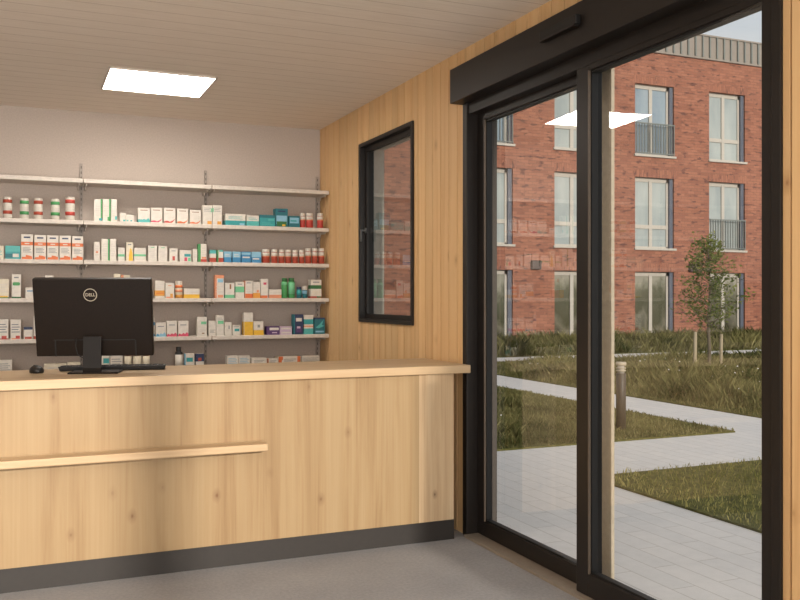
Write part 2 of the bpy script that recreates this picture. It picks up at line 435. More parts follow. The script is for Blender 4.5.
# ------------------------------------------------------------------ window
W = thing('window_1', 'narrow dark framed casement window in the timber wall', 'window', (WX, (win_y0 + win_y1) / 2, win_z0), 0, None, 'structure')
def wobj(name, b, m, par=W):
    for v in b.verts: v.co -= Vector((WX, (win_y0 + win_y1) / 2, win_z0))
    return obj(name, b, m, par)
b = NB(); x0, x1 = WX - .014, WX + .10; ft = .026
bx(b, x0, x1, win_y0 - .004, win_y0 + ft, win_z0, win_z1); bx(b, x0, x1, win_y1 - ft, win_y1 + .004, win_z0, win_z1)
bx(b, x0, x1, win_y0 + ft, win_y1 - ft, win_z0, win_z0 + ft); bx(b, x0, x1, win_y0 + ft, win_y1 - ft, win_z1 - ft, win_z1)
wobj('frame', b, M['dark'])
b = NB(); x0, x1 = WX + .03, WX + .07; ft2 = ft + .036
bx(b, x0, x1, win_y0 + ft, win_y0 + ft2, win_z0 + ft, win_z1 - ft); bx(b, x0, x1, win_y1 - ft2, win_y1 - ft, win_z0 + ft, win_z1 - ft)
bx(b, x0, x1, win_y0 + ft2, win_y1 - ft2, win_z0 + ft, win_z0 + ft2); bx(b, x0, x1, win_y0 + ft2, win_y1 - ft2, win_z1 - ft2, win_z1 - ft)
sash = wobj('sash', b, M['dark'])
b = NB(); bx(b, WX + .021, WX + .20, win_y1 + .005, win_y1 + .049, win_z0, win_z1); bx(b, WX + .161, WX + .20, win_y0 - .01, win_y0 + .02, win_z0, win_z1); bx(b, WX + .161, WX + .20, win_y0, win_y1, win_z0 - .02, win_z0 + .02); bx(b, WX + .161, WX + .20, win_y0, win_y1, win_z1 - .03, win_z1)
wobj('outer_lining', b, M['cream'], W)
b = NB(); quad(b, [(WX + .045, win_y0 + ft2, win_z0 + ft2), (WX + .045, win_y1 - ft2, win_z0 + ft2), (WX + .045, win_y1 - ft2, win_z1 - ft2), (WX + .045, win_y0 + ft2, win_z1 - ft2)])
wobj('pane', b, M['glass_win'], sash)
b = NB(); hz = win_z0 + .70; hy = win_y1 - ft - .02
bx(b, WX + .018, WX + .03, hy - .014, hy + .014, hz - .022, hz + .022); bx(b, WX - .012, WX + .019, hy - .008, hy + .008, hz - .008, hz + .008)
bx(b, WX - .018, WX - .006, hy - .009, hy + .009, hz - .085, hz + .008); bevel(b, .003, 1)
wobj('handle', b, M['handle'], sash)

# ------------------------------------------------------------------ counter
CT = thing('reception_counter', 'long light oak service counter with dark plinth and narrow front ledge', 'counter', (0, 4.85, 0))
def cobj(name, b, m, par=CT, label=None):
    for v in b.verts: v.co -= Vector((0, 4.85, 0))
    o = obj(name, b, m, par)
    if label: o['label'] = label
    return o
CL = -2.3
b = NB(); bx(b, CL, 2.382, 4.515, 5.15, .961, 1.007); bevel(b, .004); cobj('countertop', b, M['worktop'])
b = NB(); xs = [CL, -1.55, -.35, .85, 1.2, 2.06]
bx(b, CL, 2.07, 4.55, 4.58, .118, .961); cobj('front_panel', b, M['counter'])
b = NB(); bx(b, 2.07, 2.29, 4.55, 4.58, .118, .961); cobj('end_post', b, M['counter_grey'], CT, 'greyer knotty board at the door end')
b = NB(); bx(b, 2.26, 2.29, 4.58, 5.12, .118, .961); cobj('side_panel', b, M['counter'])
b = NB(); bx(b, CL, CL + .03, 4.58, 5.12, .118, .961); cobj('side_panel', b, M['counter'])
b = NB(); bx(b, CL, 2.30, 4.565, 5.10, 0, .118); cobj('plinth', b, M['plinth'])
b = NB(); bx(b, CL, 1.165, 4.432, 4.55, .607, .645)
for v in b.verts:
    if v.co.x > 1 and v.co.y > 4.5: v.co.x -= .0
bevel(b, .006); cobj('ledge', b, M['worktop'])

# ------------------------------------------------------------------ monitor, keyboard, mouse
TZ = 1.007
MO = thing('computer_monitor', 'black computer monitor seen from behind standing on the counter', 'monitor', (.345, 4.80, TZ), math.radians(-15))
tilt = math.radians(-13)
mw, mh = .584, .409
def tilted(b, piv=(0, 0, .28)):
    rot = Matrix.Rotation(-tilt, 4, 'X'); pv = Vector(piv)
    for v in b.verts: v.co = rot @ (v.co - pv) + pv
MZ0 = .086
b = NB(); bx(b, -mw / 2, mw / 2, -.022, .022, MZ0, MZ0 + mh); bevel(b, .006, 2)
tilted(b); hous = obj('housing', b, M['monitor'], MO)
b = NB(); bx(b, -mw / 2 + .012, mw / 2 - .012, .0222, .0235, MZ0 + .02, MZ0 + mh - .012); tilted(b); obj('screen', b, M['darker'], MO)
b = NB(); # lower cable bay: raised rim around a recessed strip
zz0, zz1 = MZ0 + .002, MZ0 + .086
bx(b, -.21, .20, -.0228, -.0215, zz0, zz1); tilted(b); obj('cable_bay', b, M['monitor'], MO)
b = NB(); bx(b, -mw / 2 + .10 - .006, -mw / 2 + .10, -.027, -.0215, zz0, zz1); bx(b, .20, .206, -.027, -.0215, zz0, zz1); bx(b, -.2, .2, -.0245, -.0215, zz1, zz1 + .004); tilted(b); obj('bay_rim', b, M['darker'], MO)
# round emblem with lettering
lg = NB(); n = 40; cz = MZ0 + mh - .083; cx = -.012
for k in range(n):
    a0, a1 = 2 * PI * k / n, 2 * PI * (k + 1) / n
    r0, r1 = .0295, .0335
    quad(lg, [(cx + r0 * math.cos(a0), -.0232, cz + r0 * math.sin(a0)), (cx + r1 * math.cos(a0), -.0232, cz + r1 * math.sin(a0)), (cx + r1 * math.cos(a1), -.0232, cz + r1 * math.sin(a1)), (cx + r0 * math.cos(a1), -.0232, cz + r0 * math.sin(a1))])
tilted(lg); emb = obj('emblem', lg, M['logo'], MO, None); emb['label'] = 'pale round ring emblem with lettering'
fc = bpy.data.curves.new('lettering', 'FONT'); fc.body = 'DELL'; fc.size = .022; fc.align_x = 'CENTER'; fc.align_y = 'CENTER'; fc.extrude = .0004; fc.offset = .0004
fo = bpy.data.objects.new('lettering_curve', fc); C.objects.link(fo)
me = bpy.data.meshes.new_from_object(fo.evaluated_get(bpy.context.evaluated_depsgraph_get()))
C.objects.unlink(fo); bpy.data.objects.remove(fo)
b = NB(); b.from_mesh(me); bpy.data.meshes.remove(me)
for v in b.verts: v.co = Vector((cx + v.co.x, -.0234 - v.co.z, cz + v.co.y))
tilted(b); obj('lettering', b, M['logo'], emb)
b = NB(); quads = []
nw = .062
# bent flat neck: leans from the base up to the housing
prof = [(-.040, .008), (-.045, .03), (-.030, .19)]
for (y0, z0), (y1, z1) in zip(prof, prof[1:]):
    vs = [b.verts.new(p) for p in ((-nw, y0, z0), (nw, y0, z0), (nw, y0 + .018, z0), (-nw, y0 + .018, z0), (-nw, y1, z1), (nw, y1, z1), (nw, y1 + .018, z1), (-nw, y1 + .018, z1))]
    for f in ((3, 2, 1, 0), (4, 5, 6, 7), (0, 1, 5, 4), (1, 2, 6, 5), (2, 3, 7, 6), (3, 0, 4, 7)): b.faces.new([vs[i] for i in f])
for v in b.verts: v.co.x = v.co.x * .72 - .006
obj('stand_neck', b, M['black'], MO)
b = NB(); bx(b, -.125, .125, -.055, .12, 0, .008); bevel(b, .003, 1); obj('stand_base', b, M['black'], MO)
b = NB(); tube(b, [(-.085, -.028, .18), (-.088, -.030, .14), (-.078, -.034, .10), (-.058, -.034, .085), (-.035, -.022, .08), (.0, .0, .085)], .0028, 8); obj('power_cable', b, M['darker'], MO)

KB = thing('keyboard', 'flat black computer keyboard lying behind the monitor', 'keyboard', (.455, 4.99, TZ), math.radians(-9))
b = NB(); bx(b, -.275, .275, -.07, .07, .002, .020)
for v in b.verts:
    if v.co.y < 0 and v.co.z > .01: v.co.z += .006
    if v.co.z < .01: v.co.x *= .97; v.co.y *= .93
bevel(b, .003); obj('case', b, M['blackm'], KB)
b = NB()
for r in range(5):
    for k in range(17):
        x0 = -.262 + k * .031; y0 = -.058 + r * .0235
        bx(b, x0, x0 + .027, y0, y0 + .019, .021 + (4 - r) * .0012, .0245 + (4 - r) * .0012)
obj('keys', b, M['black'], KB)
MS = thing('computer_mouse', 'small black computer mouse on the counter left of the monitor', 'mouse', (.068, 4.93, TZ), math.radians(20))
b = NB(); bmesh.ops.create_uvsphere(b, u_segments=20, v_segments=12, radius=1)
for v in b.verts:
    z = v.co.z
    v.co = Vector((v.co.x * .033 * (1 - .1 * v.co.y), v.co.y * .052, max(z, -.35) * .030 + .0105))
obj('body', b, M['blackm'], MS, smooth=True)
b = NB(); lathe(b, [(.001, -.004), (.008, -.004), (.008, .004), (.001, .004)], 14)
for v in b.verts: v.co = Vector((v.co.z, v.co.x + .025, v.co.y + .0325))
obj('scroll_wheel', b, M['darker'], MS)

# ------------------------------------------------------------------ shelving
SH = thing('wall_shelving', 'white metal wall shelving with six long shelf levels behind the counter', 'shelving', (.9, BY, 0))
SZ = [2.300, 1.983, 1.681, 1.391, 1.087, .785]   # tops of the shelves
SY = 7.10
ups = [-1.52, -.545, .428, 1.402, 2.372]
for x in ups:
    top = 2.45
    b = NB(); bx(b, x - .010, x + .010, BY - .022, BY, .05, top, 0)
    z = .1
    while z < top - .03:
        bx(b, x - .003, x + .003, BY - .0235, BY - .0218, z, z + .02, 1); z += .042
    for v in b.verts: v.co -= Vector((.9, BY, 0))
    obj('upright', b, [M['upright'], M['slot']], SH)
for zt in SZ:
    for i in range(4):
        xa, xb = ups[i] + .002, ups[i + 1] - .002
        if i == 3: xb = 2.392
        b = NB(); bx(b, xa, xb, SY, BY - .024, zt - .032, zt); bevel(b, .003, 1)
        for v in b.verts: v.co -= Vector((.9, BY, 0))
        o = obj('shelf', b, M['shelf'], SH)
        for xs_ in (xa + .02, xb - .028):
            b = NB()
            for (ya, yb, za, zb) in ((SY + .03, BY - .024, zt - .048, zt - .032), (SY + .16, BY - .024, zt - .066, zt - .048)): bx(b, xs_, xs_ + .006, ya, yb, za, zb)
            for v in b.verts: v.co -= Vector((.9, BY, 0))
            obj('bracket', b, M['shelf'], o)

# ------------------------------------------------------------------ goods on the shelves
COL = dict(white=(222, 215, 204), cream=(222, 212, 190), ink=(120, 124, 132), navy=(46, 58, 92), red=(196, 72, 62), orange=(222, 116, 62), amber=(226, 158, 66),
           yellow=(232, 184, 58), green=(76, 156, 92), dgreen=(52, 110, 62), lgreen=(120, 198, 150), teal=(58, 158, 160), dteal=(38, 112, 122), aqua=(86, 180, 176), blue=(66, 138, 184),
           lblue=(140, 190, 214), pink=(214, 84, 110), purple=(92, 62, 112), lilac=(206, 182, 204), salmon=(226, 150, 112), grey=(150, 150, 148), black=(44, 44, 44), brown=(140, 98, 62), rust=(176, 74, 54), lrow=(214, 206, 198))
def cm(c): return flat('print_' + c, COL[c], .5)
def title(c='ink', z=.8, w=.6, h=.05): return [(.5 - w / 2, .5 + w / 2, z, z + h, c)]
def lines(z0, z1, n=3, c='lrow', x0=.15, x1=.85):
    s = (z1 - z0) / n
    return [(x0, x1 - .12 * (i % 2), z0 + i * s, z0 + i * s + s * .35, c) for i in range(n)]
def base(c, h): return [(0, 1, 0, h, c)]
def band(c, a, d): return [(0, 1, a, d, c)]
def rst(c, w=.22): return [(1 - w, 1, 0, 1, c)]
def lst(c, w=.22): return [(0, w, 0, 1, c)]
def patch(c, x0, x1, z0, z1): return [(x0, x1, z0, z1, c)]
def wave(c, h): return [('poly', [(0, 0), (1, 0), (1, h * .55), (.85, h), (.68, h * .55), (.5, h * .8), (.32, h * .45), (.15, h * .7), (0, h * .4)], c)]
def swoosh(c, h): return [('poly', [(.02, .03), (.7, .03), (.9, h * .6), (.97, h), (.8, h * .62), (.55, h * .35), (.3, h * .55), (.02, h * .4)], c)]
ORD = {2: 'second shelf', 3: 'third shelf', 4: 'fourth shelf', 5: 'fifth shelf', 6: 'lowest shelf'}
NAMEBOX = {'box': ('medicine_box', 'box'), 'bottle': ('medicine_bottle', 'bottle'), 'can': ('supplement_canister', 'canister')}
def place(row, u0, u1, vt):
    zt = SZ[row - 1]; Y = SY + .018
    a = at_y(u0, vt, Y); d = at_y(u1, vt, Y)
    return a.x, d.x, (a.z + d.z) / 2 - zt, Y, zt
def box(row, u0, u1, vt, label, body='white', design=(), depth=None, z=None, h=None, group=None):
    x0, x1, hh, Y, zt = place(row, u0, u1, vt)
    if h: hh = h
    if z: zt = zt + z
    w = x1 - x0; x0 += w * .008; x1 -= w * .008; w = x1 - x0
    dp = depth or min(.13, max(.045, w * .75))
    b = NB(); bx(b, -w / 2, w / 2, 0, dp, 0, hh); bevel(b, .0012, 1)
    mats = [cm(body)]; idx = {body: 0}
    k = 0
    for d in design:
        c = d[-1]
        if c not in idx: idx[c] = len(mats); mats.append(cm(c))
        k += 1; yo = -.0003 - .00012 * k
        if d[0] == 'poly': pts = [(p[0] * w - w / 2, yo, p[1] * hh) for p in d[1]]
        else: pts = [(d[0] * w - w / 2, yo, d[2] * hh), (d[1] * w - w / 2, yo, d[2] * hh), (d[1] * w - w / 2, yo, d[3] * hh), (d[0] * w - w / 2, yo, d[3] * hh)]
        quad(b, pts, idx[c])
        if d[0] != 'poly' and d[0] == 0 and d[1] == 1:   # bands wrap round the sides
            for sx in (-1, 1):
                xx = sx * (w / 2 + .0003 + .0001 * k)
                quad(b, [(xx, 0, d[2] * hh), (xx, dp, d[2] * hh), (xx, dp, d[3] * hh), (xx, 0, d[3] * hh)], idx[c])
        elif d[0] != 'poly' and d[0] == 0 and d[2] == 0 and d[3] == 1:
            xx = -w / 2 - .0003; quad(b, [(xx, 0, 0), (xx, dp, 0), (xx, dp, hh), (xx, 0, hh)], idx[c])
    o = obj('medicine_box', b, mats, None, ((x0 + x1) / 2, Y, zt))
    return tag(o, label, 'box', group or ('medicine boxes on the ' + ORD[row]))
def bottle(row, u0, u1, vt, label, body='red', cap='white', design=(), capf=.2, neck=.82, group=None, name='medicine_bottle', cat='bottle', depth_off=0):
    x0, x1, hh, Y, zt = place(row, u0, u1, vt)
    r = (x1 - x0) / 2 * .97; Y += r + depth_off
    t = thing(name, label, cat, ((x0 + x1) / 2, Y, zt), 0, group or (cat + 's on the ' + ORD[row]))
    b = NB(); hb = hh * (1 - capf)
    lathe(b, [(r * .9, 0), (r, hh * .02), (r, hb * .9), (r * .97, hb * .95), (r * neck, hb)], 24)
    obj('body', b, cm(body), t)
    b = NB(); rc = r * (neck if neck > .9 else neck * 1.02)
    lathe(b, [(rc * .96, hb), (rc, hb + .002), (rc, hh - .003), (rc * .93, hh)], 24)
    obj('cap', b, cm(cap), t)
    for (a, d, c) in design:
        b = NB(); lathe(b, [(r + .0004, a * hh), (r + .0004, d * hh)], 24); obj('label_band', b, cm(c), t)
    return t

# ---- second shelf
for (u0, u1, vt, c, lab) in ((2.7, 12.3, 196.7, 'rust', 'white canister with rust red bands first from the left on the second shelf'),
                             (19.7, 29, 198, 'green', 'white canister with green bands second from the left on the second shelf'),
                             (33.7, 43, 198, 'rust', 'white canister with rust red bands standing between the two green banded canisters'),
                             (50.7, 60, 199, 'green', 'white canister with green bands fourth from the left on the second shelf'),
                             (65.3, 75.3, 196.7, 'red', 'tall white canister with red bands next to the upright on the second shelf')):
    bottle(2, u0, u1, vt, lab, 'white', 'white', [(.72, .88, c), (.20, .36, c), (.55, .57, 'lrow'), (.45, .47, 'lrow')], .05, .97, 'supplement canisters on the second shelf', 'supplement_canister', 'canister')
gp = lambda x=.0: lines(.25, .75, 5)
box(2, 93.9, 102.4, 199, 'tall white box with green right stripe, first of three identical boxes on the second shelf', 'white', gp() + rst('green', .2) + patch('teal', .6, 1, .02, .13))
box(2, 102.7, 110.7, 199, 'tall white box with green right stripe, middle of three identical boxes on the second shelf', 'white', gp() + rst('green', .2) + patch('green', .6, .95, .02, .2))
box(2, 111, 117, 199.2, 'tall white box without stripe, last of the three tall boxes on the second shelf', 'white', gp() + patch('aqua', .65, 1, .08, .24))
box(2, 119.9, 125.7, 213, 'tiny plain white box beside the tall white boxes on the second shelf', 'white', lines(.4, .8, 3) + patch('aqua', .55, .95, .05, .25))
box(2, 126, 134, 215, 'tiny squat white box with aqua specks on the second shelf', 'white', lines(.5, .85, 2) + patch('aqua', .1, .3, .08, .3) + patch('teal', .55, .75, .08, .28))
sg = lambda c: title('brown', .82, .62, .05) + lines(.35, .7, 4)
box(2, 137.9, 150, 208, 'white box with teal base on the second shelf', 'white', sg('teal') + base('teal', .2) + wave('aqua', .32))
box(2, 150.7, 162.3, 207.8, 'white box with pink swoosh directly right of the teal based box on the second shelf', 'white', sg('pink') + swoosh('pink', .3))
box(2, 163.7, 175.3, 208, 'white box with red swoosh, second after the teal based box on the second shelf', 'white', sg('red') + swoosh('red', .3))
box(2, 177, 188.3, 208.7, 'white box with orange swoosh directly right of the red swoosh box', 'white', sg('orange') + swoosh('orange', .3))
box(2, 189.7, 201, 210, 'lower white box with orange swoosh beside the pair of taller boxes', 'white', sg('amber') + swoosh('orange', .28))
box(2, 202.6, 212.2, 205.3, 'tall white box with amber corner, left of the matching pair on the second shelf', 'white', band('lrow', .6, .63) + lines(.68, .92, 3, 'grey') + patch('amber', .5, .95, .02, .18) + patch('lgreen', .85, 1, .65, .85))
box(2, 212.6, 222, 205.3, 'tall white box with amber corner, right of the matching pair on the second shelf', 'white', band('lrow', .6, .63) + lines(.68, .92, 3, 'grey') + patch('amber', .5, .95, .02, .18) + patch('lgreen', 0, .12, .65, .85))
box(2, 225.3, 245.6, 214, 'wide white box with turquoise lower half on the second shelf', 'white', base('teal', .42) + lines(.55, .85, 3, 'aqua') + patch('lblue', .7, .95, .05, .2))
box(2, 246.6, 259, 215.4, 'small white box with turquoise lower half on the second shelf', 'white', base('aqua', .46) + lines(.6, .85, 2, 'aqua'))
box(2, 259.7, 275, 215, 'full teal box beside the dark green tall box', 'teal', band('dteal', .75, 1) + patch('aqua', .55, .95, .5, .68) + lines(.15, .4, 2, 'aqua'))
box(2, 275.4, 288, 208.7, 'tall dark green box with pale front and leaf picture on the second shelf', 'dteal', patch('lblue', .08, .92, .15, .62) + patch('dgreen', .1, .9, .03, .3) + patch('yellow', .55, .8, .04, .14) + title('navy', .82, .6, .07))
box(2, 288.7, 300, 216, 'small teal and pale blue box left of the red bottles', 'dteal', patch('lblue', .1, .9, .35, .85) + patch('teal', .15, .7, .5, .62))
for (u0, u1, lab) in ((300.7, 306.2, 'slim red bottle with white upper part, first of three on the second shelf'), (307, 314, 'red bottle with white upper part, middle of three on the second shelf'), (318, 324, 'red bottle with white upper part standing alone beside the timber wall on the second shelf')):
    bottle(2, u0, u1, 213, lab, 'red', 'white', [(.56, .76, 'white'), (.5, .56, 'salmon')], .22, .9)
# ---- third shelf
box(3, -7, 3.7, 245.7, 'pale box cut by the picture edge on the third shelf', 'cream', lines(.3, .7, 3, 'aqua'))
box(3, 5, 20.4, 245.7, 'teal box left of the orange banded boxes', 'aqua', base('teal', .55) + patch('white', .4, .9, .15, .4) + patch('dteal', 0, .5, .1, .4))
for i, (u0, u1, vt) in enumerate(((21, 33, 234.3), (34.2, 46.1, 235), (46.9, 58.7, 235.3), (59.4, 71, 235.7), (72, 83.3, 236.3))):
    o5 = ('first', 'second', 'third', 'fourth', 'fifth')[i]
    box(3, u0, u1, vt, 'white box with orange band, %s from left of the row of five identical boxes' % o5, 'white', title('navy', .85, .55, .06) + band('orange', .56, .70) + patch('white', .3, .7, .61, .65) + lines(.28, .5, 4, 'ink') + [('poly', [(.05, 0), (.95, 0), (.95, .11), (.7, .15), (.4, .17), (.38, .1), (.05, .09)], 'orange')], group='orange banded boxes on the third shelf')
box(3, 93.9, 100, 242, 'slim white box with faint orange mark at left of the middle bay, third shelf', 'white', lines(.3, .85, 5) + patch('salmon', .3, .7, .4, .5))
box(3, 101.3, 109.6, 239, 'tall white box with green right stripe on the third shelf', 'white', lines(.2, .85, 6) + rst('green', .2))
box(3, 110, 116.3, 239, 'tall white box touching the green striped one on the third shelf', 'white', lines(.2, .85, 6))
box(3, 118, 124.7, 247.7, 'small white box with green band left of the yellow figure box', 'white', band('lgreen', .32, .5) + lines(.6, .85, 2))
box(3, 126, 133.3, 242.3, 'white box with yellow figure on the third shelf', 'cream', [('poly', [(.35, 0), (.95, 0), (.9, .45), (.68, .7), (.55, .65), (.4, .3)], 'yellow')] + title('ink', .85, .5))
box(3, 134, 146, 248, 'wide white box with green band on the third shelf', 'white', band('lgreen', .36, .52) + lines(.62, .9, 2) + lines(.1, .3, 2))
box(3, 148, 157, 245.7, 'plain white box with small green print, left of two on the third shelf', 'white', title('lgreen', .86, .4) + lines(.2, .7, 4))
box(3, 158.3, 167.3, 246, 'plain white box with small green print, right of two on the third shelf', 'white', title('lgreen', .86, .4) + lines(.2, .7, 4))
box(3, 169.3, 177.6, 248.3, 'white box with single red mark on the third shelf', 'white', patch('red', .38, .68, .08, .4) + title('ink', .78, .5))
box(3, 179.7, 191.3, 250.3, 'white box with teal and pink patches on the third shelf', 'white', patch('teal', .4, .95, .45, .68) + patch('pink', .4, .65, .05, .38) + patch('lgreen', .72, .95, .05, .35))
box(3, 192.7, 197.4, 249, 'thin plain white box beside the green spined box', 'white', lines(.3, .8, 4))
box(3, 198.2, 206.7, 244, 'tall white box with green left spine and red base, third shelf', 'white', lst('green', .3) + patch('red', .3, 1, 0, .16) + patch('salmon', .4, .95, .18, .28) + lines(.4, .85, 4, 'lrow', .4, .95))
box(3, 210, 216, 250, 'small box with teal top and red base right of the upright, first of two', 'white', band('aqua', .7, 1) + base('rust', .35))
box(3, 217.3, 223.2, 250, 'small box with green left side and red base, second of two', 'white', lst('green', .2) + patch('rust', .2, 1, 0, .36) + patch('aqua', .3, 1, .85, 1))
box(3, 224, 231.5, 251.4, 'small white and blue box, first in the row of four blue boxes', 'lblue', base('blue', .45) + lines(.55, .85, 2, 'white'))
box(3, 232.7, 240.6, 251.6, 'small white and blue box, second in the row of four blue boxes', 'lblue', base('blue', .45) + lines(.55, .85, 2, 'white'))
box(3, 241.6, 250.8, 251.7, 'small blue box with white band, third in the row of four blue boxes', 'blue', band('lblue', .72, .92) + patch('white', .1, .9, .42, .55))
box(3, 251.7, 261.2, 251.8, 'small blue box with pale top, fourth in the row of four blue boxes', 'lblue', base('blue', .5) + patch('white', .1, .8, .3, .42))
reds = ((262.7, 270.6, 249.3), (272, 278.3, 249.4), (279.3, 285.3, 249.6), (286, 292, 249.8), (293, 298.8, 250), (299.7, 305.2, 250), (306, 312, 248.3), (312.7, 318.4, 248.3), (319.2, 325.3, 248.3))
for i, (u0, u1, vt) in enumerate(reds):
    bottle(3, u0, u1, vt, 'red bottle with white top on the third shelf, %s of nine from the left' % ('first', 'second', 'third', 'fourth', 'fifth', 'sixth', 'seventh', 'eighth', 'ninth')[i], 'rust', 'white', [(.52, .76, 'white'), (.46, .52, 'salmon')], .2, .9, 'red bottles on the third shelf')
# ---- fourth shelf
box(4, -3, 9, 279, 'pale box with olive base cut by the picture edge, fourth shelf', 'cream', base('dgreen', .06) + patch('yellow', .1, .9, .05, .12) + lines(.35, .8, 5))
box(4, 11.7, 21, 274.3, 'tall white box with green oval badge on the fourth shelf', 'white', [('poly', [(.1, .55), (.2, .53), (.8, .53), (.9, .56), (.9, .64), (.8, .67), (.2, .67), (.1, .64)], 'green')] + base('dgreen', .06) + title('ink', .84, .5))
box(4, 25.3, 36, 287.4, 'short white box with blue print half hidden by the left monitor edge', 'white', title('blue', .62, .7, .1) + lines(.2, .5, 2))
box(4, 45, 54, 275.4, 'box on the fourth shelf whose pale top shows over the left of the monitor', 'white', band('salmon', .3, .7))
box(4, 114, 120.2, 274, 'taller of two boxes peeking over the right of the monitor top', 'cream', base('amber', .4))
box(4, 120.8, 130, 275, 'lower of two boxes peeking over the right of the monitor top', 'cream', base('salmon', .4) + patch('salmon', 0, .3, .8, 1))
box(4, 155, 164.7, 280.7, 'white box with orange lower band just right of the monitor, fourth shelf', 'white', band('amber', .13, .44) + patch('orange', .1, .9, .26, .3) + lines(.55, .88, 3))
box(4, 165.3, 174.3, 283, 'white box with small orange corner print on the fourth shelf', 'white', patch('salmon', .1, .9, 0, .1) + patch('amber', .55, .85, .05, .3) + title('salmon', .8, .4))
bottle(4, 175.7, 183.2, 281, 'orange and cream bottle with white cap left of the yellow box', 'cream', 'white', [(.6, .76, 'orange'), (.02, .2, 'amber'), (.35, .5, 'salmon')], .22, .95)
box(4, 183.9, 199.7, 288.7, 'wide low box with yellow lower half on the fourth shelf', 'white', base('yellow', .4) + title('lrow', .6, .7))
box(4, 215, 224, 275, 'tallest salmon edged box on the fourth shelf', 'white', lst('salmon', .2) + band('salmon', .86, 1) + patch('salmon', .3, .9, .02, .14) + patch('lblue', .3, .9, .68, .82) + lines(.25, .6, 3))
box(4, 225, 234.5, 283, 'white box with pale green base and brown bar, fourth shelf', 'white', base('lgreen', .22) + patch('brown', .48, .66, .6, .92))
box(4, 235.5, 244.3, 282, 'white box with broad green middle band, fourth shelf', 'white', band('lgreen', .36, .72) + title('ink', .84, .5))
box(4, 244.7, 252.7, 280.7, 'white box with orange base beside the green banded box', 'white', base('orange', .25) + lst('salmon', .08) + title('ink', .85, .5) + lines(.35, .75, 3))
box(4, 253.1, 260.3, 282, 'white box with amber base, fourth shelf, left of the tall slim box', 'white', base('amber', .32) + patch('salmon', .5, .8, .35, .5) + lines(.55, .85, 3))
box(4, 260.8, 268.3, 279, 'tall slim white box with orange foot on the fourth shelf', 'white', base('orange', .14) + patch('pink', .35, .75, .7, .82) + rst('lrow', .1))
box(4, 269, 281.6, 289.4, 'low wide box with salmon lower half on the fourth shelf', 'white', base('salmon', .38) + title('lrow', .6, .8))
bottle(4, 282.2, 288.4, 278, 'tall green bottle with dark green cap, left of the pair', 'green', 'dgreen', [(.66, .78, 'lgreen')], .17, .8)
bottle(4, 289, 295.8, 278, 'tall green bottle with pale label, right of the pair', 'green', 'dgreen', [(.2, .78, 'lgreen')], .17, .8)
bottle(4, 297.3, 302.4, 287, 'short dark teal bottle beside the green bottles', 'dteal', 'navy', [(.3, .7, 'teal')], .2, .9)
bottle(4, 303, 308, 286.3, 'short grey green bottle with white cap, fourth shelf', 'dteal', 'white', [(.35, .62, 'lblue')], .32, .92)
box(4, 310.7, 321.6, 279.7, 'white box with dark green band and red foot by the timber wall, fourth shelf', 'white', band('dgreen', .5, .7) + base('rust', .1) + patch('dgreen', .55, .95, .02, .1) + title('ink', .84, .6) + lines(.2, .42, 2, 'cream'))
# ---- fifth shelf
rl = lines(.35, .85, 4, 'ink', .12, .88)
box(5, -3, 8.4, 319.4, 'white box with red dab cut by the picture edge, fifth shelf', 'white', rl + base('rust', .05) + patch('red', .4, .85, .04, .18))
box(5, 10.3, 21, 319.7, 'white box with red dab, second from the left on the fifth shelf', 'white', rl + patch('red', .5, .9, .02, .18) + patch('salmon', .1, .5, 0, .06))
box(5, 23.7, 32.7, 327, 'short white box with navy top left of the monitor', 'white', band('navy', .78, 1) + patch('rust', .1, .9, 0, .2) + lines(.35, .65, 2))
box(5, 33.6, 42, 316, 'white box with red foot mostly hidden behind the monitor, fifth shelf', 'white', patch('rust', 0, .6, 0, .12))
bottle(5, 150.5, 155.2, 317.7, 'slim blue and white bottle at the right monitor edge', 'white', 'white', [(.6, .76, 'blue'), (.02, .14, 'blue')], .18, .8)
box(5, 155.7, 166, 322.6, 'white box with blue flower print on the fifth shelf', 'white', title('ink', .7, .6) + wave('lblue', .32) + patch('blue', .1, .3, .05, .18))
box(5, 166.7, 177, 321, 'white box with pink flower print, left of two', 'white', title('ink', .72, .6) + wave('pink', .26))
box(5, 178, 188.6, 321, 'white box with pink flower print, right of two', 'white', title('ink', .72, .6) + wave('pink', .28))
box(5, 197, 207, 317, 'white box with pale green label standing alone on the fifth shelf', 'white', patch('lgreen', .4, .95, .62, .76) + patch('brown', .5, .75, .12, .17) + lines(.25, .5, 3))
box(5, 208.6, 215.9, 320.7, 'plain white box left of the taller green patched box, fifth shelf', 'white', lines(.2, .45, 3, 'grey'))
box(5, 216.3, 224, 315.4, 'tall white box with green patch on the fifth shelf', 'white', patch('lgreen', .2, .95, .58, .74) + lines(.8, .92, 2, 'grey'))
box(5, 224.5, 231.7, 322.3, 'plain white box right of the taller green patched box, fifth shelf', 'white', patch('grey', .55, .72, .5, .75))
box(5, 232.5, 240.5, 325, 'small square white box with green dot label, fifth shelf', 'white', patch('teal', .25, .85, .4, .65) + title('ink', .8, .6))
box(5, 243.7, 253, 312.7, 'tall white box with yellow lower part on the fifth shelf', 'white', base('yellow', .6) + lst('lrow', .05))
box(5, 253.5, 263.6, 321.3, 'short white box with yellow base on the fifth shelf', 'white', base('yellow', .36) + patch('grey', .4, .65, .55, .75))
box(5, 267, 279.6, 326.4, 'low dark purple box with white label', 'purple', patch('white', .2, .95, .55, .85) + patch('lilac', .4, .8, .2, .32))
x0_, x1_, h2, _, _ = place(5, 280, 292, 326.4)
box(5, 280, 292, 330, 'flat lilac box, lower of two stacked', 'lilac', patch('white', .1, .9, .3, .7), h=h2 * .48, depth=.09)
box(5, 280, 292, 326.4, 'flat lilac box, upper of two stacked', 'lilac', patch('white', .1, .9, .3, .7), z=h2 * .485, h=h2 * .5, depth=.09)
